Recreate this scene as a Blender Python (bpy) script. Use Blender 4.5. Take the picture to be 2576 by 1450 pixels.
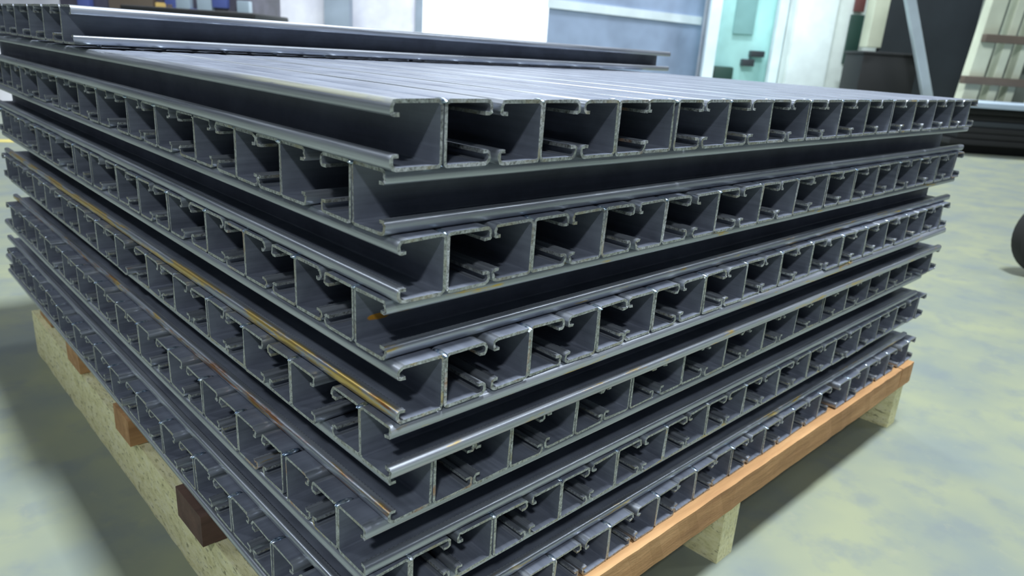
import bpy, bmesh, math, random
from mathutils import Vector, Matrix
random.seed(7)
scene = bpy.context.scene
for o in list(bpy.data.objects):
    bpy.data.objects.remove(o)
COL = scene.collection
MM = 0.001
FLOOR = 0.578                      # the pallet stands on z = 0; top of the upper full layer is at z = FLOOR
# ------------------------------------------------------------------ camera
F_PX = 1807.74
YAW, PITCH, ROLL = 0.776798, 0.321431, 0.066581
CAM = Vector((-0.2314, -0.34947, 0.03057 + FLOOR))
fwd = Vector((math.sin(YAW) * math.cos(PITCH), math.cos(YAW) * math.cos(PITCH), -math.sin(PITCH)))
rgt0 = Vector((math.cos(YAW), -math.sin(YAW), 0))
up0 = rgt0.cross(fwd)
rgt = rgt0 * math.cos(ROLL) + up0 * math.sin(ROLL)
upv = -rgt0 * math.sin(ROLL) + up0 * math.cos(ROLL)
cd = bpy.data.cameras.new('camera')
cd.sensor_width = 36.0
cd.lens = F_PX / 2576 * 36
cd.clip_start, cd.clip_end = 0.02, 100
cd.dof.use_dof = True
cd.dof.focus_distance = 0.62
cd.dof.aperture_fstop = cd.lens / 2.6          # 2.6 mm entrance pupil
cam = bpy.data.objects.new('camera', cd)
COL.objects.link(cam)
cam.matrix_world = Matrix(((rgt.x, upv.x, -fwd.x, CAM.x), (rgt.y, upv.y, -fwd.y, CAM.y),
                           (rgt.z, upv.z, -fwd.z, CAM.z), (0, 0, 0, 1)))
scene.camera = cam
# ------------------------------------------------------------------ world, lights, exposure
w = bpy.data.worlds.new('hall'); scene.world = w; w.use_nodes = True
bgn = w.node_tree.nodes['Background']
bgn.inputs[0].default_value = (0.62, 0.72, 0.90, 1); bgn.inputs[1].default_value = 0.11
vs = scene.view_settings
vs.view_transform = 'Standard'; vs.look = 'None'; vs.gamma = 1.0; vs.exposure = 0.20
try: vs.use_curve_mapping = False
except Exception: pass
def area(name, loc, sx, sy, power, col=(0.88, 0.95, 1.0), rz=0.0):
    l = bpy.data.lights.new(name, 'AREA'); l.shape = 'RECTANGLE'; l.size = sx; l.size_y = sy
    l.energy = power; l.color = col
    o = bpy.data.objects.new(name, l); COL.objects.link(o)
    o.location = loc; o.rotation_euler = (0, 0, rz)
    o['label'] = 'unseen ceiling light of the hall'; o['category'] = 'lamp'; o['group'] = 'hall ceiling lamps'
    return o
CEIL = 5.2
area('ceiling_or_fill_lamp', (-3.35, -3.3, CEIL), 0.45, 0.45, 190)           # behind the camera
area('ceiling_or_fill_lamp', (0.70, -0.35, CEIL), 0.4, 0.8, 520)            # over the stack
area('ceiling_or_fill_lamp', (3.6, 4.2, CEIL), 0.6, 1.2, 120)
area('ceiling_or_fill_lamp', (-2.6, 4.4, CEIL), 0.6, 1.2, 70)  # added as ambient fill
area('ceiling_or_fill_lamp', (4.8, -2.6, CEIL), 0.6, 1.2, 60)  # another lamp added for ambient fill
for u_ in (-3.4, -0.6, 2.2, 4.6):                                    # added lamps to brighten the far wall, spread narrowed to spare the stack
    q_ = CAM + Vector((math.cos(YAW), -math.sin(YAW), 0)) * u_ + Vector((math.sin(YAW), math.cos(YAW), 0)) * 7.4
    far = area('ceiling_or_fill_lamp', (q_.x, q_.y, CEIL), 1.2, 0.6, 95, rz=-YAW)
    far.data.spread = math.radians(105)
# ------------------------------------------------------------------ helpers
def tag(o, label=None, cat=None, group=None, kind=None):
    if label: o['label'] = label
    if cat: o['category'] = cat
    if group: o['group'] = group
    if kind: o['kind'] = kind
    return o
def empty(name, loc, rz=0.0):
    o = bpy.data.objects.new(name, None); COL.objects.link(o)
    o.empty_display_size = 0.02; o.location = loc; o.rotation_euler = (0, 0, rz)
    return o
def link(name, me, parent=None, loc=(0, 0, 0), rot=(0, 0, 0)):
    o = bpy.data.objects.new(name, me); COL.objects.link(o)
    if parent: o.parent = parent
    o.location = loc; o.rotation_euler = rot
    return o
def mesh(name, verts, faces, mats, fmat=None, smooth=None):
    me = bpy.data.meshes.new(name); me.from_pydata(verts, [], faces)
    for m in mats: me.materials.append(m)
    if fmat: me.polygons.foreach_set('material_index', fmat)
    if smooth is not None:
        me.polygons.foreach_set('use_smooth', [True] * len(me.polygons))
        me.set_sharp_from_angle(angle=smooth)
    me.update()
    return me
def box_bm(bm, x0, x1, y0, y1, z0, z1, jit=0.0):
    vs_ = [bm.verts.new((x + random.uniform(-jit, jit), y + random.uniform(-jit, jit), z + random.uniform(-jit, jit)))
           for x in (x0, x1) for y in (y0, y1) for z in (z0, z1)]
    for q in ((0, 1, 3, 2), (4, 6, 7, 5), (0, 4, 5, 1), (2, 3, 7, 6), (0, 2, 6, 4), (1, 5, 7, 3)):
        bm.faces.new([vs_[i] for i in q])
def bm_mesh(bm, name, mats, bevel=0.0, seg=2, smooth=None):
    if bevel: bmesh.ops.bevel(bm, geom=list(bm.edges), offset=bevel, segments=seg, affect='EDGES', profile=0.6)
    bmesh.ops.recalc_face_normals(bm, faces=bm.faces)
    me = bpy.data.meshes.new(name); bm.to_mesh(me); bm.free()
    for m in mats: me.materials.append(m)
    if smooth is not None:
        me.polygons.foreach_set('use_smooth', [True] * len(me.polygons)); me.set_sharp_from_angle(angle=smooth)
    return me
def box(name, x0, x1, y0, y1, z0, z1, mat, parent=None, bevel=0.0, loc=(0, 0, 0), rot=(0, 0, 0), seg=2):
    bm = bmesh.new(); box_bm(bm, x0, x1, y0, y1, z0, z1)
    return link(name, bm_mesh(bm, name, [mat], bevel, seg, 0.7 if bevel else None), parent, loc, rot)
# ------------------------------------------------------------------ materials
def new_mat(name):
    m = bpy.data.materials.new(name); m.use_nodes = True
    nt = m.node_tree; b = nt.nodes['Principled BSDF']
    return m, nt, b
def N(nt, t, **kw):
    n = nt.nodes.new(t)
    for k, v in kw.items(): setattr(n, k, v)
    return n
def ramp(nt, fac, stops, interp='LINEAR'):
    r = N(nt, 'ShaderNodeValToRGB'); r.color_ramp.interpolation = interp
    e = r.color_ramp.elements
    while len(e) < len(stops): e.new(0.5)
    for el, (pos, c) in zip(e, stops):
        el.position = pos; el.color = (c[0], c[1], c[2], 1) if len(c) == 3 else c
    nt.links.new(fac, r.inputs[0])
    return r.outputs[0]
def coords(nt, scale, offset=True):
    tc = N(nt, 'ShaderNodeTexCoord'); mp = N(nt, 'ShaderNodeMapping'); mp.inputs['Scale'].default_value = scale
    if offset:
        oi = N(nt, 'ShaderNodeObjectInfo'); mul = N(nt, 'ShaderNodeMath', operation='MULTIPLY')
        nt.links.new(oi.outputs['Random'], mul.inputs[0]); mul.inputs[1].default_value = 7.0
        cb = N(nt, 'ShaderNodeCombineXYZ')
        for i in range(3): nt.links.new(mul.outputs[0], cb.inputs[i])
        ad = N(nt, 'ShaderNodeVectorMath', operation='ADD')
        nt.links.new(tc.outputs['Object'], ad.inputs[0]); nt.links.new(cb.outputs[0], ad.inputs[1])
        nt.links.new(ad.outputs[0], mp.inputs['Vector'])
    else:
        nt.links.new(tc.outputs['Object'], mp.inputs['Vector'])
    return mp.outputs[0]
def noise(nt, vec, scale, detail=4, rough=0.55):
    n = N(nt, 'ShaderNodeTexNoise'); n.inputs['Scale'].default_value = scale
    n.inputs['Detail'].default_value = detail; n.inputs['Roughness'].default_value = rough
    nt.links.new(vec, n.inputs['Vector'])
    return n.outputs['Fac']
def mix(nt, fac, a, b):
    m = N(nt, 'ShaderNodeMix', data_type='RGBA')
    if hasattr(fac, 'links') or hasattr(fac, 'is_linked'): nt.links.new(fac, m.inputs[0])
    else: m.inputs[0].default_value = fac
    for s, v in ((6, a), (7, b)):
        if isinstance(v, tuple): m.inputs[s].default_value = (v[0], v[1], v[2], 1)
        else: nt.links.new(v, m.inputs[s])
    return m.outputs[2]
def bump(nt, b, h, strength, dist=0.001):
    n = N(nt, 'ShaderNodeBump'); n.inputs['Strength'].default_value = strength; n.inputs['Distance'].default_value = dist
    nt.links.new(h, n.inputs['Height']); nt.links.new(n.outputs[0], b.inputs['Normal'])
H_MID = 0.02065
def steel(name, rust=0.0, yellow=0.0, paint=0.0, low=False, spot=None):
    m, nt, b = new_mat(name)
    def mth(op, a_, c_=None):
        n = N(nt, 'ShaderNodeMath', operation=op)
        for k_, v_ in ((0, a_), (1, c_)):
            if v_ is None: continue
            if isinstance(v_, (int, float)): n.inputs[k_].default_value = v_
            else: nt.links.new(v_, n.inputs[k_])
        return n.outputs[0]
    def rng(f_, a_, c_):
        n = N(nt, 'ShaderNodeMapRange'); nt.links.new(f_, n.inputs[0]); n.inputs[1].default_value = a_; n.inputs[2].default_value = c_
        return n.outputs[0]
    tcw = N(nt, 'ShaderNodeTexCoord'); sp = N(nt, 'ShaderNodeSeparateXYZ'); nt.links.new(tcw.outputs['Object'], sp.inputs[0])
    X, Y, Z = mth('ABSOLUTE', sp.outputs[0]), sp.outputs[1], sp.outputs[2]
    v = coords(nt, (260, 5, 260)); g = noise(nt, v, 1.0, 5, 0.6)                 # rolling streaks along the length
    v2 = coords(nt, (26, 18, 26)); c = noise(nt, v2, 1.0, 4, 0.6)               # mill-scale clouds
    v3 = coords(nt, (1500, 1500, 1500), False); f = noise(nt, v3, 1.0, 2, 0.5)  # fine grain
    ba = ramp(nt, g, [(0.30, (0.110, 0.124, 0.162)), (0.72, (0.225, 0.250, 0.312))])
    bb = ramp(nt, c, [(0.35, (0.105, 0.118, 0.153)), (0.70, (0.225, 0.250, 0.308))])
    col = mix(nt, 0.6, ba, bb)
    rg = ramp(nt, g, [(0.3, (0.34,) * 3), (0.75, (0.58,) * 3)])
    worn = rng(X, 0.0300, 0.0325)                                               # rolled lips are rubbed bright
    lipc = ramp(nt, g, [(0.32, (0.27, 0.295, 0.34)), (0.70, (0.54, 0.575, 0.64))])
    col = mix(nt, worn, col, lipc)
    zc = mth('ABSOLUTE', mth('SUBTRACT', Z, H_MID))
    tip = mth('MULTIPLY', mth('MULTIPLY', mth('GREATER_THAN', X, 0.0300), mth('LESS_THAN', X, 0.0318)),
              mth('MULTIPLY', mth('LESS_THAN', zc, 0.0142), mth('GREATER_THAN', mth('SINE', mth('MULTIPLY', Y, 1650.0)), 0.35)))
    col = mix(nt, mth('MULTIPLY', tip, 0.8), col, (0.03, 0.03, 0.035))          # notched lip edge
    if rust or yellow or paint:
        vr = coords(nt, (120, 14, 120)); r1 = noise(nt, vr, 1.0, 5, 0.65)
        lipf = rng(X, 0.033, 0.036)
        if low: lipf = mth('MULTIPLY', lipf, mth('LESS_THAN', Z, 0.018))
        if paint: lipf = mth('MULTIPLY', mth('MULTIPLY', lipf, rng(Y, 0.22, 0.16)), mth('GREATER_THAN', Z, 0.0385))
        if yellow: col = mix(nt, mth('MULTIPLY', lipf, ramp(nt, r1, [(0.60 - yellow * .1, (0, 0, 0)), (0.68 - yellow * .1, (.85,) * 3)])), col, (0.66, 0.45, 0.08))
        if rust:
            vr2 = coords(nt, (90, 9, 90)); r2 = noise(nt, vr2, 1.3, 5, 0.7)
            col = mix(nt, mth('MULTIPLY', lipf, ramp(nt, r2, [(0.62 - rust * .1, (0, 0, 0)), (0.72 - rust * .1, (.9,) * 3)])), col, (0.38, 0.15, 0.035))
        if paint: col = mix(nt, mth('MULTIPLY', lipf, ramp(nt, r1, [(0.32, (0, 0, 0)), (0.45, (.9,) * 3)])), col, (0.66, 0.67, 0.53))
    if spot:
        y0, z0, ry, rz_ = spot
        dy = mth('DIVIDE', mth('SUBTRACT', Y, y0), ry); dz = mth('DIVIDE', mth('SUBTRACT', Z, z0), rz_)
        d2 = mth('ADD', mth('MULTIPLY', dy, dy), mth('MULTIPLY', dz, dz))
        d2 = mth('ADD', d2, mth('MULTIPLY', mth('SUBTRACT', noise(nt, coords(nt, (200, 120, 200)), 1.0, 4), 0.5), 1.6))
        col = mix(nt, mth('MULTIPLY', rng(d2, 1.0, 0.6), mth('LESS_THAN', X, 0.006)), col, (0.50, 0.24, 0.03))
    nt.links.new(col, b.inputs['Base Color']); nt.links.new(mth('SUBTRACT', rg, mth('MULTIPLY', worn, 0.10)), b.inputs['Roughness'])
    nt.links.new(mth('ADD', mth('MULTIPLY', worn, 0.60), 0.13), b.inputs['Metallic'])
    b.inputs['Specular IOR Level'].default_value = 0.38
    bump(nt, b, f, 0.12, 0.0004)
    return m
def cut_edge(name, tint):
    m, nt, b = new_mat(name)
    v = coords(nt, (420, 420, 420)); g = noise(nt, v, 1.0, 4, 0.7)
    v2 = coords(nt, (55, 55, 55)); c = noise(nt, v2, 1.0, 3, 0.6)
    a = ramp(nt, g, [(0.32, (0.10, 0.105, 0.10)), (0.50, (0.36, 0.385, 0.385)), (0.72, (0.62, 0.66, 0.68))])
    col = mix(nt, ramp(nt, c, [(0.52, (0, 0, 0)), (0.70, (.75,) * 3)]), a, tint)
    nt.links.new(col, b.inputs['Base Color']); b.inputs['Metallic'].default_value = 0.45; b.inputs['Roughness'].default_value = 0.42
    bump(nt, b, g, 0.6, 0.0006)
    return m
def weld_mat():
    m, nt, b = new_mat('weld_metal')
    g = noise(nt, coords(nt, (300, 300, 300)), 1.0, 3)
    nt.links.new(ramp(nt, g, [(0.35, (0.16, 0.23, 0.36)), (0.5, (0.42, 0.52, 0.62)), (0.65, (0.75, 0.80, 0.85))]), b.inputs['Base Color'])
    b.inputs['Metallic'].default_value = 0.9; b.inputs['Roughness'].default_value = 0.28
    return m
def wood(name, c0, c1, c2, along=(6, 60, 60), dark=(0.10, 0.07, 0.03), dk=0.62):
    m, nt, b = new_mat(name)
    g = noise(nt, coords(nt, along), 1.0, 6, 0.65)
    col = ramp(nt, g, [(0.3, c0), (0.5, c1), (0.72, c2)])
    s = noise(nt, coords(nt, (along[0] * 2.2, along[1] * 1.6, along[2] * 1.6)), 1.0, 5, 0.7)
    col = mix(nt, ramp(nt, s, [(dk, (0, 0, 0)), (dk + 0.10, (.8,) * 3)]), col, dark)
    nt.links.new(col, b.inputs['Base Color']); b.inputs['Roughness'].default_value = 0.8
    bump(nt, b, s, 0.5, 0.002)
    return m
def plain(name, col, rough=0.6, metal=0.0, var=0.12, sc=3.0):
    m, nt, b = new_mat(name)
    g = noise(nt, coords(nt, (sc, sc, sc), False), 1.0, 3)
    lo = tuple(max(0, c * (1 - var)) for c in col); hi = tuple(min(1, c * (1 + var)) for c in col)
    nt.links.new(ramp(nt, g, [(0.3, lo), (0.7, hi)]), b.inputs['Base Color'])
    b.inputs['Roughness'].default_value = rough; b.inputs['Metallic'].default_value = metal
    return m
M_STEEL = steel('mill_scale_steel')
M_YEL = steel('steel_yellow_stained', yellow=1.3, rust=0.2, low=True)
M_FLECK = steel('steel_yellow_flecked', yellow=0.25)
M_SPOT = steel('steel_with_rust_spot', yellow=0.15, spot=(0.018, 0.0165, 0.010, 0.0026))
M_RUST = steel('steel_rust_stained', rust=0.9, yellow=0.3, low=True)
M_PAINT = steel('steel_pale_rubbed', paint=1.0)
M_CUT = cut_edge('sawn_steel_edge', (0.33, 0.30, 0.20))
M_CUTR = cut_edge('rusty_sawn_edge', (0.40, 0.17, 0.05))
M_CUTY = cut_edge('yellow_sawn_edge', (0.62, 0.42, 0.06))
M_WELD = weld_mat()
M_PLANK = wood('orange_plank', (0.30, 0.155, 0.065), (0.41, 0.225, 0.095), (0.54, 0.32, 0.15), (5, 45, 45), (0.24, 0.12, 0.06), 0.66)
M_BROWN = wood('dark_brown_plank', (0.075, 0.042, 0.030), (0.11, 0.062, 0.045), (0.15, 0.085, 0.06), (5, 45, 45), (0.04, 0.025, 0.02), 0.66)
M_PINE = wood('raw_pine_bearer', (0.62, 0.58, 0.29), (0.80, 0.76, 0.44), (0.88, 0.85, 0.60), (190, 45, 110), (0.16, 0.15, 0.08), 0.56)

# ------------------------------------------------------------------ setting: floor and far walls
def floor_mat():
    m, nt, b = new_mat('worn_concrete')
    v = coords(nt, (1, 1, 1), False)
    a = noise(nt, v, 4.5, 3, 0.5); c = noise(nt, v, 13.0, 4, 0.6); d = noise(nt, v, 30.0, 3, 0.6)
    col = ramp(nt, a, [(0.34, (0.175, 0.205, 0.190)), (0.50, (0.212, 0.236, 0.180)), (0.66, (0.248, 0.268, 0.178))])
    col = mix(nt, ramp(nt, c, [(0.50, (0, 0, 0)), (0.66, (.55,) * 3)]), col, (0.155, 0.182, 0.190))
    col = mix(nt, ramp(nt, d, [(0.62, (0, 0, 0)), (0.74, (.5,) * 3)]), col, (0.25, 0.26, 0.19))
    nt.links.new(col, b.inputs['Base Color']); b.inputs['Roughness'].default_value = 0.42
    return m
box('floor', -12, 18, -12, 18, -0.05, 0.0, floor_mat())
tag(bpy.data.objects['floor'], 'pale worn concrete floor with grey and yellowish blotches', kind='structure')
FH = Vector((math.sin(YAW), math.cos(YAW), 0)); RH = Vector((math.cos(YAW), -math.sin(YAW), 0))
def ray(px, py): return rgt * ((px - 1288) / F_PX) - upv * ((py - 725) / F_PX) + fwd
def lat(px, py, D):
    """sideways metres (u) and height (z) where the pixel's ray meets the vertical plane D metres ahead"""
    d = ray(px, py); t = D / d.dot(FH); P = CAM + d * t
    return (P - CAM).dot(RH), P.z
def floor_pt(px, py):
    d = ray(px, py); return CAM + d * (-CAM.z / d.z)
BG_ROT = -YAW                                  # local x = sideways, local y = ahead
BASE = Vector((CAM.x, CAM.y, 0))
def place(o):
    o.location = BASE; o.rotation_euler = (0, 0, BG_ROT); return o
def bgbox(name, px0, px1, py, D, thick, z0, z1, mat, label=None, cat=None, kind=None, bevel=0.01, parent=None, D1=None):
    u0 = lat(px0, py, D)[0]; u1 = lat(px1, py, D1 or D)[0]
    bm = bmesh.new(); box_bm(bm, u0, u1, D, D + thick, z0, z1)
    if D1:
        for v in bm.verts:
            if abs(v.co.x - u1) < 1e-6: v.co.y += D1 - D
    o = link(name, bm_mesh(bm, name, [mat], bevel, 2, 0.7), parent)
    if not parent: place(o)
    return tag(o, label, cat, None, kind)
m_wall = plain('pale_lavender_wall', (0.82, 0.82, 0.95), 0.7)
m_frame = plain('grey_blue_frame', (0.30, 0.36, 0.44), 0.5)
m_dwhite = plain('white_metal', (0.74, 0.86, 0.92), 0.5)
m_greyp = plain('slate_blue_panel', (0.27, 0.34, 0.48), 0.55, 0.0, 0.25, 1.6)
m_rail = plain('pale_rail', (0.60, 0.68, 0.72), 0.5)
m_teal = plain('teal_enamel', (0.42, 0.74, 0.72), 0.5, 0.0, 0.2, 2.0)
m_cream = plain('cream_enamel', (0.60, 0.64, 0.50), 0.5)
m_dark = plain('charcoal_enamel', (0.024, 0.031, 0.037), 0.5)
m_black = plain('matt_black', (0.008, 0.009, 0.010), 0.6)
m_dgreen = plain('dark_green', (0.012, 0.045, 0.035), 0.5)
m_red = plain('dull_red', (0.13, 0.045, 0.045), 0.5)
m_brown = plain('brown_steel', (0.13, 0.10, 0.075), 0.6)
m_purple = plain('dusky_machine', (0.075, 0.07, 0.10), 0.5, 0.0, 0.5, 4.0)
m_blue = plain('blue_plastic', (0.08, 0.11, 0.34), 0.5)
m_amber = plain('amber_plastic', (0.80, 0.55, 0.18), 0.5)
m_silver = plain('silver_bar', (0.50, 0.58, 0.64), 0.35, 0.3)
m_tyre = plain('black_rubber', (0.010, 0.010, 0.010), 0.75)
m_hub = plain('grey_wheel_hub', (0.16, 0.16, 0.16), 0.5, 0.5)
m_line = plain('yellow_floor_paint', (0.62, 0.52, 0.14), 0.5)
m_sheet = plain('blue_grey_sheet', (0.34, 0.42, 0.50), 0.4)

bgbox('wall_back', -400, 3300, 120, 9.6, 0.15, 0, 4.2, m_wall, 'pale lavender back wall of the hall', kind='structure')
# doorway flooded with daylight
mw, nt, b = new_mat('daylit_opening')
b.inputs['Base Color'].default_value = (0.8, 0.85, 0.9, 1); b.inputs['Emission Color'].default_value = (0.92, 0.97, 1, 1); b.inputs['Emission Strength'].default_value = 0.95
bgbox('window_1', 1063, 1378, 60, 9.50, 0.06, 0.1, 2.6, mw, 'tall bright white daylit opening in the back wall', kind='structure')
fr = bgbox('trim_1', 1044, 1062, 60, 9.46, 0.10, 0, 2.7, m_frame, 'grey jamb left of the bright opening', kind='structure')
bgbox('trim_2', 815, 878, 40, 9.35, 0.2, 0, 3.4, m_frame, 'blue-grey steel column on the pale back wall', kind='structure')
# big sliding panel
dp = bgbox('door_1', 1378, 1768, 60, 8.2, 0.06, 0.02, 2.8, m_greyp, 'slate blue sliding door panel with a pale rail', kind='structure', D1=9.3)
u0, zz0 = lat(1378, 4, 8.2); u1, zz1 = lat(1764, 50, 9.3)
bm = bmesh.new(); box_bm(bm, u0, u1, 8.16, 8.2, zz0 - 0.06, zz0 + 0.03)
for v in bm.verts:
    if abs(v.co.x - u1) < 1e-6: v.co.y += 1.1; v.co.z += zz1 - zz0
link('door_rail', bm_mesh(bm, 'door_rail', [m_rail]), dp)
bgbox('trim_3', 1775, 1803, 120, 8.9, 0.12, 0, 3.2, m_dwhite, 'white-blue post right of the slate door', kind='structure')
# teal machine between two posts
t = place(empty('machine_tool', BASE)); tag(t, 'pale teal machine cabinet standing between two white posts', 'machine')
bgbox('cabinet', 1803, 1952, 100, 9.1, 0.4, 0, 2.4, m_teal, parent=t)
u, z = lat(1906, 136, 9.0); box('control_box', u - .08, u + .08, 8.98, 9.1, z - .035, z + .035, m_dark, t, 0.01)
u, z = lat(1882, 158, 9.0); box('lever_block', u - .07, u + .07, 8.98, 9.1, z - .04, z + .04, m_dark, t, 0.01)
u, z = lat(1818, 178, 9.0); box('motor', u - .12, u + .12, 8.95, 9.1, z - .2, z + .05, m_dgreen, t, 0.03)
u, z = lat(1880, 40, 9.0); box('vent_panel', u - .12, u + .12, 9.07, 9.1, z - .20, z + .8, plain('grey_teal', (0.22, 0.42, 0.42)), t, 0.005)
bgbox('trim_4', 1945, 1968, 120, 8.8, 0.12, 0, 3.2, m_dwhite, 'white post right of the teal machine', kind='structure')
# white cupboard with dark slot
t = place(empty('white_cupboard', BASE)); tag(t, 'tall white cupboard with a dark green slot near its edge', 'cupboard')
bgbox('body', 1985, 2205, 120, 8.6, 0.45, 0, 2.6, plain('white_grey_enamel', (0.72, 0.80, 0.78), 0.5), parent=t)
bgbox('door_panel', 1990, 2090, 120, 8.57, 0.03, 0.06, 2.5, plain('white_door', (0.78, 0.88, 0.90), 0.45), parent=t)
u0, z0 = lat(2120, 160, 8.55); u1, z1 = lat(2152, 160, 8.55)
box('slot', u0, u1, 8.555, 8.6, z0, z0 + 0.52, m_dgreen, t, 0.005)
box('red_tag', u0 + .01, u1 - .02, 8.55, 8.59, z0 + 0.55, z0 + 0.80, m_red, t, 0.005)
bgbox('dark_cabinet', 2212, 2490, 120, 8.9, 0.5, 0, 2.6, m_dark, 'dark slate cabinet behind the leaning silver bar', 'cabinet')
u0, z0 = lat(2186, 118, 8.2); u1 = lat(2222, 118, 8.2)[0]
t = tag(box('cream_duct', u0, u1, 8.25, 8.45, z0, 3.0, m_cream, None, 0.01), 'cream vertical duct hanging above a black crate', 'duct'); place(t)
u0, z0 = lat(2175, 128, 7.6); u1 = lat(2318, 128, 7.6)[0]
t = place(empty('black_crate', BASE)); tag(t, 'matt black crate below the cream duct', 'crate')
box('crate_body', u0, u1, 7.6, 8.05, 0.0, z0 - .03, m_black, t, 0.015)
box('crate_lid', u0 - .01, u1 + .01, 7.59, 8.06, z0 - .03, z0, m_black, t, 0.008)
# leaning silver bar
ua, za = lat(2331, 245, 7.3); ub, zb = lat(2286, -10, 7.3)
k = (za - 0.0) / (zb - za); ua0 = ua - (ub - ua) * k
bm = bmesh.new(); box_bm(bm, -0.045, 0.045, -0.03, 0.03, 0, 1)
L = math.hypot(ub - ua0, zb + .05)
for v in bm.verts: v.co.z *= L
t = link('leaning_bar', bm_mesh(bm, 'leaning_bar', [m_silver], 0.008))
t.location = BASE + RH * ua0 + FH * 7.3 + Vector((0, 0, 0.012)); t.rotation_euler = Matrix.Rotation(BG_ROT, 3, 'Z').to_euler()
t.rotation_euler = (Matrix.Rotation(BG_ROT, 3, 'Z') @ Matrix.Rotation(math.atan2(ub - ua0, zb), 3, 'Y')).to_euler()
tag(t, 'pale silver flat bar leaning against the dark cabinet', 'bar')
# cream rack at the right edge
t = place(empty('storage_rack', BASE)); tag(t, 'cream storage rack with brown beams at right edge', 'rack')
for px0, px1 in ((2426, 2466), (2490, 2512), (2536, 2556), (2610, 2632)):
    u0 = lat(px0, 180, 7.0)[0]; u1 = lat(px1, 180, 7.0)[0]
    bm = bmesh.new(); box_bm(bm, u0, u1, 7.0, 7.12, 0, 3.0)
    for v in bm.verts:
        if v.co.z > 1: v.co.x += 0.22
    link('rack_post', bm_mesh(bm, 'rack_post', [m_cream], 0.008), t)
bgbox('back_panel', 2440, 2760, 150, 7.3, 0.03, 0, 3.0, plain('grey_green_panel', (0.20, 0.23, 0.20), 0.6), parent=t)
u0 = lat(2480, 100, 6.96)[0]
for py in (100, 208):
    z = lat(2540, py, 6.96)[1]; box('rack_beam', u0 - (.02 if py < 150 else .12), u0 + 1.2, 6.93, 7.0, z - .035, z + .035, m_brown, t, 0.005)
# low load of dark sheets
u0, z0 = lat(2425, 255, 6.1); _, z1 = lat(2480, 232, 6.1)
t = place(empty('sheet_stack', BASE)); tag(t, 'low pallet load of dark sheets under a blue-grey top sheet', 'stack')
box('runner', u0 + .15, u0 + 2.3, 6.35, 6.95, 0, .08, m_black, t, 0.01)
for i in range(6):
    box('sheet', u0 + random.uniform(.02, .10), u0 + 2.4, 6.25 + random.uniform(-.03, .03), 7.0 - .12, .08 + i * .05, .125 + i * .05, m_black if i != 3 else m_dark, t, 0.006)
box('top_sheet', u0, u0 + 2.5, 6.15, 6.86, .385, .43, m_sheet, t, 0.01)
# tyre at right edge
_p = floor_pt(2570, 694); Dw = (_p - CAM).dot(FH); uw = lat(2550, 618, Dw)[0]
t = empty('rubber_wheel', BASE + RH * (uw + .135) + FH * Dw + Vector((0, 0, 0.1352)), BG_ROT); tag(t, 'black rubber wheel on the floor at right edge', 'wheel')
def ring(name, rs, mat, parent, n=40):
    V, Fc = [], []
    for i in range(n):
        a = 2 * math.pi * i / n
        for (r, y) in rs: V.append((r * math.cos(a), y, r * math.sin(a)))
    k = len(rs)
    for i in range(n):
        for j in range(k):
            Fc.append((i * k + j, i * k + (j + 1) % k, ((i + 1) % n) * k + (j + 1) % k, ((i + 1) % n) * k + j))
    me = mesh(name, V, Fc, [mat], None, 0.7)
    return link(name, me, parent)
ring('tyre', [(.07, -.03), (.12, -.035), (.133, -.025), (.135, 0), (.133, .025), (.12, .035), (.07, .03)], m_tyre, t)
ring('hub', [(.012, -.02), (.07, -.025), (.07, .025), (.012, .02)], m_hub, t)
# dark machinery and bench far left
t = place(empty('machinery', BASE)); tag(t, 'dusky purple machine with blue and amber fittings behind the stack', 'machine')
bgbox('machine_body', 150, 628, 30, 6.2, 0.8, 0, 1.9, m_purple, parent=t, bevel=0.03)
for px, py, wd, hg, mt in ((415, 17, .075, .03, m_amber), (430, 2, .05, .10, m_blue), (552, 0, .06, .06, m_blue), (484, 28, .05, .02, m_blue),
                           (460, 6, .06, .10, m_sheet), (515, 17, .06, .06, m_sheet), (612, 22, .05, .06, m_sheet), (210, 2, .05, .1, m_blue), (330, 8, .18, .10, m_brown)):
    u, z = lat(px, py, 6.15); box('fitting', u - wd, u + wd, 6.14, 6.22, z - hg, z + hg, mt, t, 0.01)
u1, z1 = lat(640, 33, 4.2); u0 = lat(300, 10, 4.2)[0]
t = place(empty('workbench', BASE)); tag(t, 'black-topped workbench just visible over the far channels', 'bench')
box('bench_top', u0, u1, 4.2, 4.8, z1 - .05, z1, m_black, t, 0.012, seg=3)
for x in (u0 + .03, u1 - .09):
    for y in (4.25, 4.70): box('bench_leg', x, x + .05, y, y + .05, 0, z1 - .05, m_black, t, 0.004)
# yellow floor line and white drum at far left
a = floor_pt(-120, 352); c = floor_pt(70, 356)
dv = (c - a).normalized(); nv = Vector((-dv.y, dv.x, 0)) * 0.05
bm = bmesh.new()
q = [a - nv, c - nv, c + nv, a + nv]
lo = [bm.verts.new((v.x, v.y, 0.0002)) for v in q]; hi = [bm.verts.new((v.x, v.y, 0.0015)) for v in q]
bm.faces.new(hi); bm.faces.new(lo[::-1])
for i in range(4): bm.faces.new((lo[i], lo[(i + 1) % 4], hi[(i + 1) % 4], hi[i]))
tag(link('floor_line', bm_mesh(bm, 'floor_line', [m_line])), 'short yellow painted line on the floor at far left', 'floor marking')
cpt = floor_pt(-10, 250)
t = empty('white_drum', (cpt.x, cpt.y, 0.0)); tag(t, 'white drum on the floor left of the stack', 'drum')
V, Fc = [], []
prof = [(0, 0), (.40, 0), (.42, .02), (.42, .25), (.43, .27), (.42, .29), (.42, .52), (.40, .54), (0, .54)]
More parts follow.
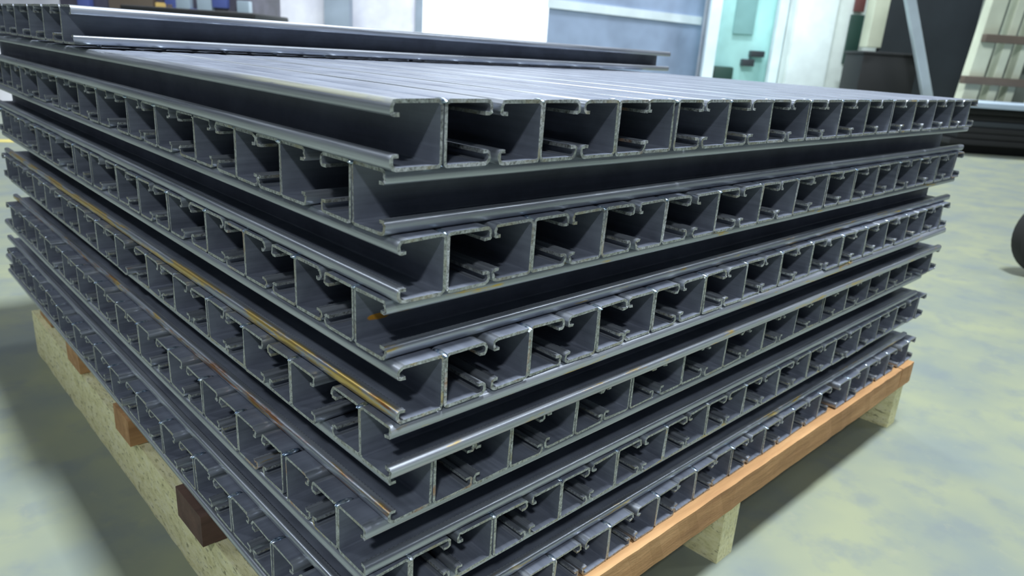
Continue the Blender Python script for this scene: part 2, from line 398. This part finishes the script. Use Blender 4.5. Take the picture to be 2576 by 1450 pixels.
def lathe(name, prof, mat, parent, n=36, sm=0.7):
    V, Fc = [], []; k = len(prof)
    for i in range(n):
        a_ = 2 * math.pi * i / n
        for r, z in prof: V.append((max(r, 1e-4) * math.cos(a_), max(r, 1e-4) * math.sin(a_), z))
    for i in range(n):
        for j in range(k - 1): Fc.append((i * k + j, ((i + 1) % n) * k + j, ((i + 1) % n) * k + j + 1, i * k + j + 1))
    return link(name, mesh(name, V, Fc, [mat], None, sm), parent)
m_drum = plain('white_plastic', (0.80, 0.80, 0.86), 0.4)
lathe('drum_body', prof, m_drum, t)
ring_o = lathe('drum_lid', [(0, .541), (.415, .541), (.43, .55), (.43, .565), (.40, .575), (0, .57)], m_drum, t)

# ------------------------------------------------------------------ pallet under the stack
H = 41.3; B = 38.0; TH = 2.3
ZD = FLOOR - 11 * H * MM - 0.0004       # top of deck planks
PT = 0.038                              # plank thickness
pal = tag(empty('wooden_pallet', (0, 0, 0)), 'raw timber pallet carrying the whole stack of steel channels', 'pallet')
def rough_beam(name, x0, x1, y0, y1, z0, z1, mat, axis, n, jit, bev=0.0015):
    bm = bmesh.new()
    st = []
    for i in range(n + 1):
        f = i / n
        ringv = []
        for (s, tt) in ((0, 0), (1, 0), (1, 1), (0, 1)):
            if axis == 'x': co = [x0 + (x1 - x0) * f, y0 + (y1 - y0) * s, z0 + (z1 - z0) * tt]
            else: co = [x0 + (x1 - x0) * s, y0 + (y1 - y0) * f, z0 + (z1 - z0) * tt]
            j = random.uniform(-jit, jit)
            if axis == 'x': co[1] += j
            else: co[0] += j
            if tt == 0 and z0 > 0.03: co[2] += random.uniform(0, jit)
            ringv.append(bm.verts.new(co))
        st.append(ringv)
    for i in range(n):
        for k in range(4): bm.faces.new((st[i][k], st[i][(k + 1) % 4], st[i + 1][(k + 1) % 4], st[i + 1][k]))
    bm.faces.new(st[0][::-1]); bm.faces.new(st[-1])
    return link(name, bm_mesh(bm, name, [mat]), pal)
front = rough_beam('deck_plank', -0.010, 1.066, -0.008, 0.085, ZD - PT, ZD, M_PLANK, 'x', 60, 0.0005)
tag(front, 'orange front plank with splintered upper edge')
tag(rough_beam('deck_plank', 1.069, 1.122, -0.009, 0.085, ZD - PT, ZD, M_PLANK, 'x', 5, 0.001), 'short orange plank end past the crack')
for y0, wd, mt, lb, xs in ((0.316, 0.072, M_BROWN, 'dark brown plank', -0.010), (0.566, 0.062, M_PLANK, 'orange plank', -0.006), (0.83, 0.072, M_PLANK, None, 0.001), (1.06, 0.08, M_PLANK, None, 0.012)):
    o = rough_beam('deck_plank', xs, 1.115, y0, y0 + wd, ZD - PT, ZD, mt, 'x', 12, 0.0008)
    if lb: tag(o, lb)
for x0, wd in ((0.003, 0.045), (0.508, 0.036), (1.083, 0.034)):
    rough_beam('bearer', x0, x0 + wd, -0.002, 1.17, 0.0, ZD - PT - 0.0005, M_PINE, 'y', 40, 0.0009)

# ------------------------------------------------------------------ the steel channels
def fillet(pts, rad, seg=3):
    out = [Vector(pts[0])]
    for i in range(1, len(pts) - 1):
        p, a_, c_ = Vector(pts[i]), Vector(pts[i - 1]), Vector(pts[i + 1])
        d0 = (a_ - p).normalized(); d1 = (c_ - p).normalized(); r = rad[i]
        half = d0.angle(d1) / 2; tl = r / math.tan(half)
        s, e = p + d0 * tl, p + d1 * tl
        cen = p + (d0 + d1).normalized() * (r / math.sin(half))
        va, vb = s - cen, e - cen; ang = va.angle_signed(vb)
        for k in range(seg + 1):
            t_ = -ang * k / seg
            out.append(cen + Vector((va.x * math.cos(t_) - va.y * math.sin(t_), va.x * math.sin(t_) + va.y * math.cos(t_))))
    out.append(Vector(pts[-1]))
    return out
h = TH / 2
PATH = fillet([(B - 6.6, H - 8.8), (B - h, H - 8.8), (B - h, H - h), (h, H - h), (h, h), (B - h, h), (B - h, 8.8), (B - 6.6, 8.8)],
              [0, 1.7, 3.5, 2.6, 2.6, 3.5, 1.7, 0])
def offset_path(path, d):
    out = []
    for i, p in enumerate(path):
        a_ = path[max(i - 1, 0)]; c_ = path[min(i + 1, len(path) - 1)]
        tg = (c_ - a_).normalized(); n = Vector((-tg.y, tg.x))
        k = 1.0
        if 0 < i < len(path) - 1:
            t0 = (p - a_).normalized(); n0 = Vector((-t0.y, t0.x)); k = 1 / max(0.6, n.dot(n0))
        out.append(p + n * d * k)
    return out
OUTP = offset_path(PATH, -h); INP = offset_path(PATH, h)
def channel_mesh(name, length, side, mats):
    """side +1 opens to local +x, -1 to local -x; runs from y = 0 to length"""
    k = len(PATH); V, Fc, fm = [], [], []
    sec = [0.0, 0.9, length * MM * 1000 - 0.9, length]
    offs = [random.gauss(0, 0.32) for _ in range(k)]
    for si, y in enumerate(sec):
        for path in (OUTP, INP):
            for i, q in enumerate(path):
                jy = offs[i] + random.gauss(0, 0.18) if si == 0 else 0.0
                jx = random.gauss(0, 0.10) if si == 0 else 0.0
                V.append((side * (q.x + jx) * MM, (y + jy) * MM, (q.y + (random.gauss(0, .10) if si == 0 else 0)) * MM))
    n2 = 2 * k
    for s in range(3):
        a_, c_ = s * n2, (s + 1) * n2
        for i in range(k - 1):
            Fc.append((a_ + i, a_ + i + 1, c_ + i + 1, c_ + i)); fm.append(0)
            Fc.append((a_ + k + i + 1, a_ + k + i, c_ + k + i, c_ + k + i + 1)); fm.append(0)
        Fc.append((a_ + k, a_, c_, c_ + k)); fm.append(1)
        Fc.append((a_ + k - 1, a_ + 2 * k - 1, c_ + 2 * k - 1, c_ + k - 1)); fm.append(1)
    e = 3 * n2
    for i in range(k - 1):
        Fc.append((i + 1, i, k + i, k + i + 1)); fm.append(1)
        Fc.append((e + i, e + i + 1, e + k + i + 1, e + k + i)); fm.append(1)
    if side < 0: Fc = [f[::-1] for f in Fc]
    Fc = [f[::-1] for f in Fc]
    return mesh(name, V, Fc, mats, fm, 0.75)
def bead_mesh(name, lx, ly, lz):
    V, Fc = [], []; n, m_ = 10, 5
    for i in range(m_ + 1):
        ph = math.pi * i / m_
        for j in range(n):
            a_ = 2 * math.pi * j / n; r = math.sin(ph) * (1 + random.uniform(-.1, .1))
            V.append((lx * r * math.cos(a_) * MM, -ly * math.cos(ph) * MM, lz * r * math.sin(a_) * MM))
    for i in range(m_):
        for j in range(n): Fc.append((i * n + j, i * n + (j + 1) % n, (i + 1) * n + (j + 1) % n, (i + 1) * n + j))
    return mesh(name, V, Fc, [M_WELD], None, 1.2)
BEADS = [bead_mesh('weld_bead', 3.2, 6.0 + i, 2.0) for i in range(3)]
ROWS = {
    ('S',1): ([43.3, 139.4, 216.6, 306.6, 398.6, 487.7, 595.1, 680.2, 778.6, 891.6, 981.6, 1075.2, 1152.4, 1236.2],
              [6.5, 6.5, 7.2, 9.3, 7.5, 8.3, 8.9, 10.6, 10.0, 10.5, 6.8, 11.0, 11.3, 8.9]),
    ('S',2): ([43.2, 126.2, 212.5, 297.0, 389.1, 474.3, 556.2, 654.1, 731.3, 844.1, 924.6, 1034.4, 1115.1, 1192.3],
              [7.2, 8.8, 8.6, 10.1, 8.8, 8.3, 9.7, 8.1, 8.1, 6.6, 5.9, 6.6, 8.1, 8.3]),
    ('S',3): ([31.8, 127.5, 212.0, 294.0, 379.8, 464.3, 562.2, 643.4, 736.2, 813.4, 912.2, 991.7, 1093.3, 1195.1],
              [5.0, 3.2, 2.9, 5.1, 4.9, 5.4, 2.5, 3.0, 4.6, 3.8, 4.3, 5.4, 4.2, 4.2]),
    ('S',4): ([46.2, 130.5, 217.6, 299.9, 386.8, 478.3, 558.7, 648.9, 734.9, 815.4, 910.2, 988.4, 1067.5, 1158.7],
              [-4.3, -3.9, -5.4, -3.7, -4.8, -6.1, -5.0, -3.3, -4.6, -4.0, -5.3, -2.7, -2.7, -5.1]),
    ('S',5): ([50.2, 136.2, 218.3, 303.5, 389.7, 472.9, 563.8, 644.2, 735.1, 824.7, 901.9, 988.7, 1065.9, 1151.8],
              [-16.0, -15.8, -15.1, -15.9, -17.9, -16.5, -18.4, -16.2, -17.4, -18.2, -15.4, -14.8, -13.6, -16.0]),
    ('T',1): ([40.9, 119.6, 198.9, 276.1, 358.5, 437.0, 515.0, 592.8, 672.2, 749.4, 829.0, 906.2, 989.6, 1066.8],
              [-5.8, -10.4, -10.6, -9.2, -8.4, -8.2, -9.4, -9.4, -7.7, -7.5, -7.7, -8.2, -7.4, -7.3]),
    ('T',2): ([48.1, 127.8, 206.4, 286.8, 370.4, 451.4, 528.6, 610.2, 687.4, 764.6, 841.8, 923.3, 1003.3, 1086.9],
              [-3.4, -2.2, -2.7, -4.2, -4.7, -5.3, -5.1, -3.1, -3.0, -1.5, -0.5, -0.8, -0.6, -0.5]),
    ('T',3): ([47.3, 129.3, 209.0, 287.2, 369.8, 448.9, 528.0, 606.5, 684.7, 763.9, 841.1, 918.3, 997.5, 1078.3],
              [-6.6, -5.6, -5.5, -5.0, -4.4, -4.6, -3.4, -3.2, -5.6, -5.0, -3.3, -4.1, -2.2, -2.7]),
    ('T',4): ([47.6, 125.0, 206.4, 285.8, 372.4, 449.6, 533.2, 614.0, 691.2, 770.4, 851.6, 928.8, 1006.5, 1113.3],
              [2.9, 3.1, 5.6, 6.3, 7.5, 4.7, 3.5, 3.5, 3.9, 5.7, 6.3, 7.3, 7.7, 5.0]),
    ('T',5): ([33.0, 114.9, 196.3, 277.3, 357.2, 438.5, 520.5, 602.5, 689.4, 768.1, 851.8, 929.0, 1006.2, 1098.6],
              [7.0, 5.5, 5.6, 6.9, 5.8, 6.8, 6.6, 5.9, 6.2, 4.9, 4.0, 5.4, 5.7, 3.6]),
    ('T',6): ([34.6, 114.6, 194.6, 274.2, 356.2, 433.4, 513.8, 595.8, 676.1, 756.5, 847.9, 925.1, 1007.0, 1099.2],
              [3.7, 3.7, 3.7, 1.8, 3.1, 5.3, 6.1, 5.4, 5.7, 5.6, 1.3, 3.7, 2.0, 1.3]),
}
ENDS = {('T', 1): 1297, ('T', 2): 1300, ('T', 3): 1226, ('T', 4): 1212, ('T', 5): 1243, ('T', 6): 1305,
        ('S', 1): 1138, ('S', 2): 1134, ('S', 3): 1114, ('S', 4): 1098, ('S', 5): 1112}
OPEN = {('S', 1, 8): 5.0, ('S', 1, 10): 5.0, ('S', 2, 8): 5.0, ('S', 3, 7): 3.5, ('S', 4, 1): 6.0, ('S', 4, 12): 4.0, ('T', 1, 3): 2.5, ('T', 2, 7): 2.5}
# surface wear seen on single channels: (row kind, row, unit, side) -> body and edge material; side +1 is local +x
WEAR = {('T', 1, 0, -1): (M_PAINT, None), ('T', 3, 0, -1): (M_YEL, M_CUTY), ('T', 4, 0, -1): (M_RUST, M_CUTR), ('T', 4, 0, 1): (None, M_CUTR),
        ('S', 2, 0, 1): (M_SPOT, None), ('S', 3, 0, 1): (M_FLECK, None), ('S', 4, 1, 1): (None, M_CUTR), ('S', 4, 2, 1): (M_RUST, M_CUTR),
        ('S', 4, 0, -1): (None, M_CUTY), ('T', 2, 13, 1): (None, M_CUTR), ('T', 1, 10, -1): (None, M_CUTY), ('T', 1, 2, 1): (None, M_CUTR),
        ('S', 4, 9, -1): (None, M_CUTR), ('S', 2, 2, -1): (None, M_CUTR), ('T', 3, 12, -1): (M_RUST, None), ('S', 3, 6, 1): (M_RUST, None),
        ('T', 3, 0, 1): (None, M_CUTR), ('T', 3, 1, -1): (None, M_CUTR), ('T', 5, 4, -1): (None, M_CUTY), ('T', 4, 8, -1): (None, M_CUTY), ('S', 5, 0, 1): (M_FLECK, None)}
ORD = ['first', 'second', 'third', 'fourth', 'fifth', 'sixth', 'seventh', 'eighth', 'ninth', 'tenth', 'eleventh', 'twelfth', 'thirteenth', 'fourteenth']
def wear(o, key):
    w_ = WEAR.get(key)
    if not w_: return
    for i, m_ in enumerate(w_):
        if m_: o.material_slots[i].link = 'OBJECT'; o.material_slots[i].material = m_
def build_row(kind, r, pos, off, end, z0, rz, group, label, along0=0.0):
    med = sorted(off)[len(off) // 2]
    meshes = {s: [channel_mesh('channel', end - med + dl, s, [M_STEEL, M_CUT]) for dl in (0.0, -2.0, 1.5)] for s in (1, -1)}
    for i, (a_, o_) in enumerate(zip(pos, off)):
        loc = (a_ * MM, o_ * MM, z0) if kind == 'T' else (o_ * MM, a_ * MM, z0)
        t_ = empty('double_steel_channel', loc, rz)
        tag(t_, label % ORD[i], 'steel channel', group)
        g = OPEN.get((kind, r, i), 0.5) / 2
        for s in (1, -1):
            c_ = link('channel', random.choice(meshes[s]), t_, (s * g * MM, random.uniform(-0.8, 0.8) * MM, 0))
            wear(c_, (kind, r, i, s))
        link('weld_bead', random.choice(BEADS), t_, (0, (5.2 + random.uniform(-1, 1.5)) * MM, (H - 1.35) * MM))
        link('weld_bead', random.choice(BEADS), t_, (0, (9 + random.uniform(-1, 4)) * MM, 1.5 * MM))
        if (kind, r) == ('T', 1):
            for yy in (0.69 + i * .004, 0.97): link('weld_bead', random.choice(BEADS), t_, (0, (yy + random.uniform(-.02, .02)), (H + 1.9) * MM))
for (kind, r), (pos, off) in ROWS.items():
    lay = 2 * (r - 1) if kind == 'T' else 2 * r - 1
    z0 = FLOOR - (lay + 1) * H * MM
    if kind == 'T':
        lb = 'back-to-back steel channel, %s from near corner, ' + ORD[r - 1] + ' layer down with ends facing right'
        build_row(kind, r, pos, off, ENDS[(kind, r)], z0, 0.0, 'channels of the %s right-facing layer' % ORD[r - 1], lb)
    else:
        lb = 'back-to-back steel channel, %s from near corner, ' + ORD[r - 1] + ' full layer down with ends facing left'
        build_row(kind, r, pos, off, ENDS[(kind, r)], z0, -math.pi / 2, 'channels of the %s left-facing layer' % ORD[r - 1], lb)
# partial layer on top, turned slightly
PA = math.radians(2.6)
pm = {s: [channel_mesh('channel', 1208 + dl, s, [M_STEEL, M_CUT]) for dl in (0.0, -3.0)] for s in (1, -1)}
for i in range(7):
    yy = 0.628 + i * 0.090 + random.uniform(-.002, .002)
    t_ = empty('double_steel_channel', (-0.010 + i * 0.002, yy, FLOOR + 0.0040), -math.pi / 2 + PA)
    tag(t_, 'back-to-back steel channel lying on top of the stack, %s from the front' % ORD[i], 'steel channel', 'loose channels on top of the stack')
    for s in (1, -1): link('channel', random.choice(pm[s]), t_, (s * .25 * MM, 0, 0))
    for zz in (H - 1.35, 1.35): link('weld_bead', random.choice(BEADS), t_, (0, .008, zz * MM))
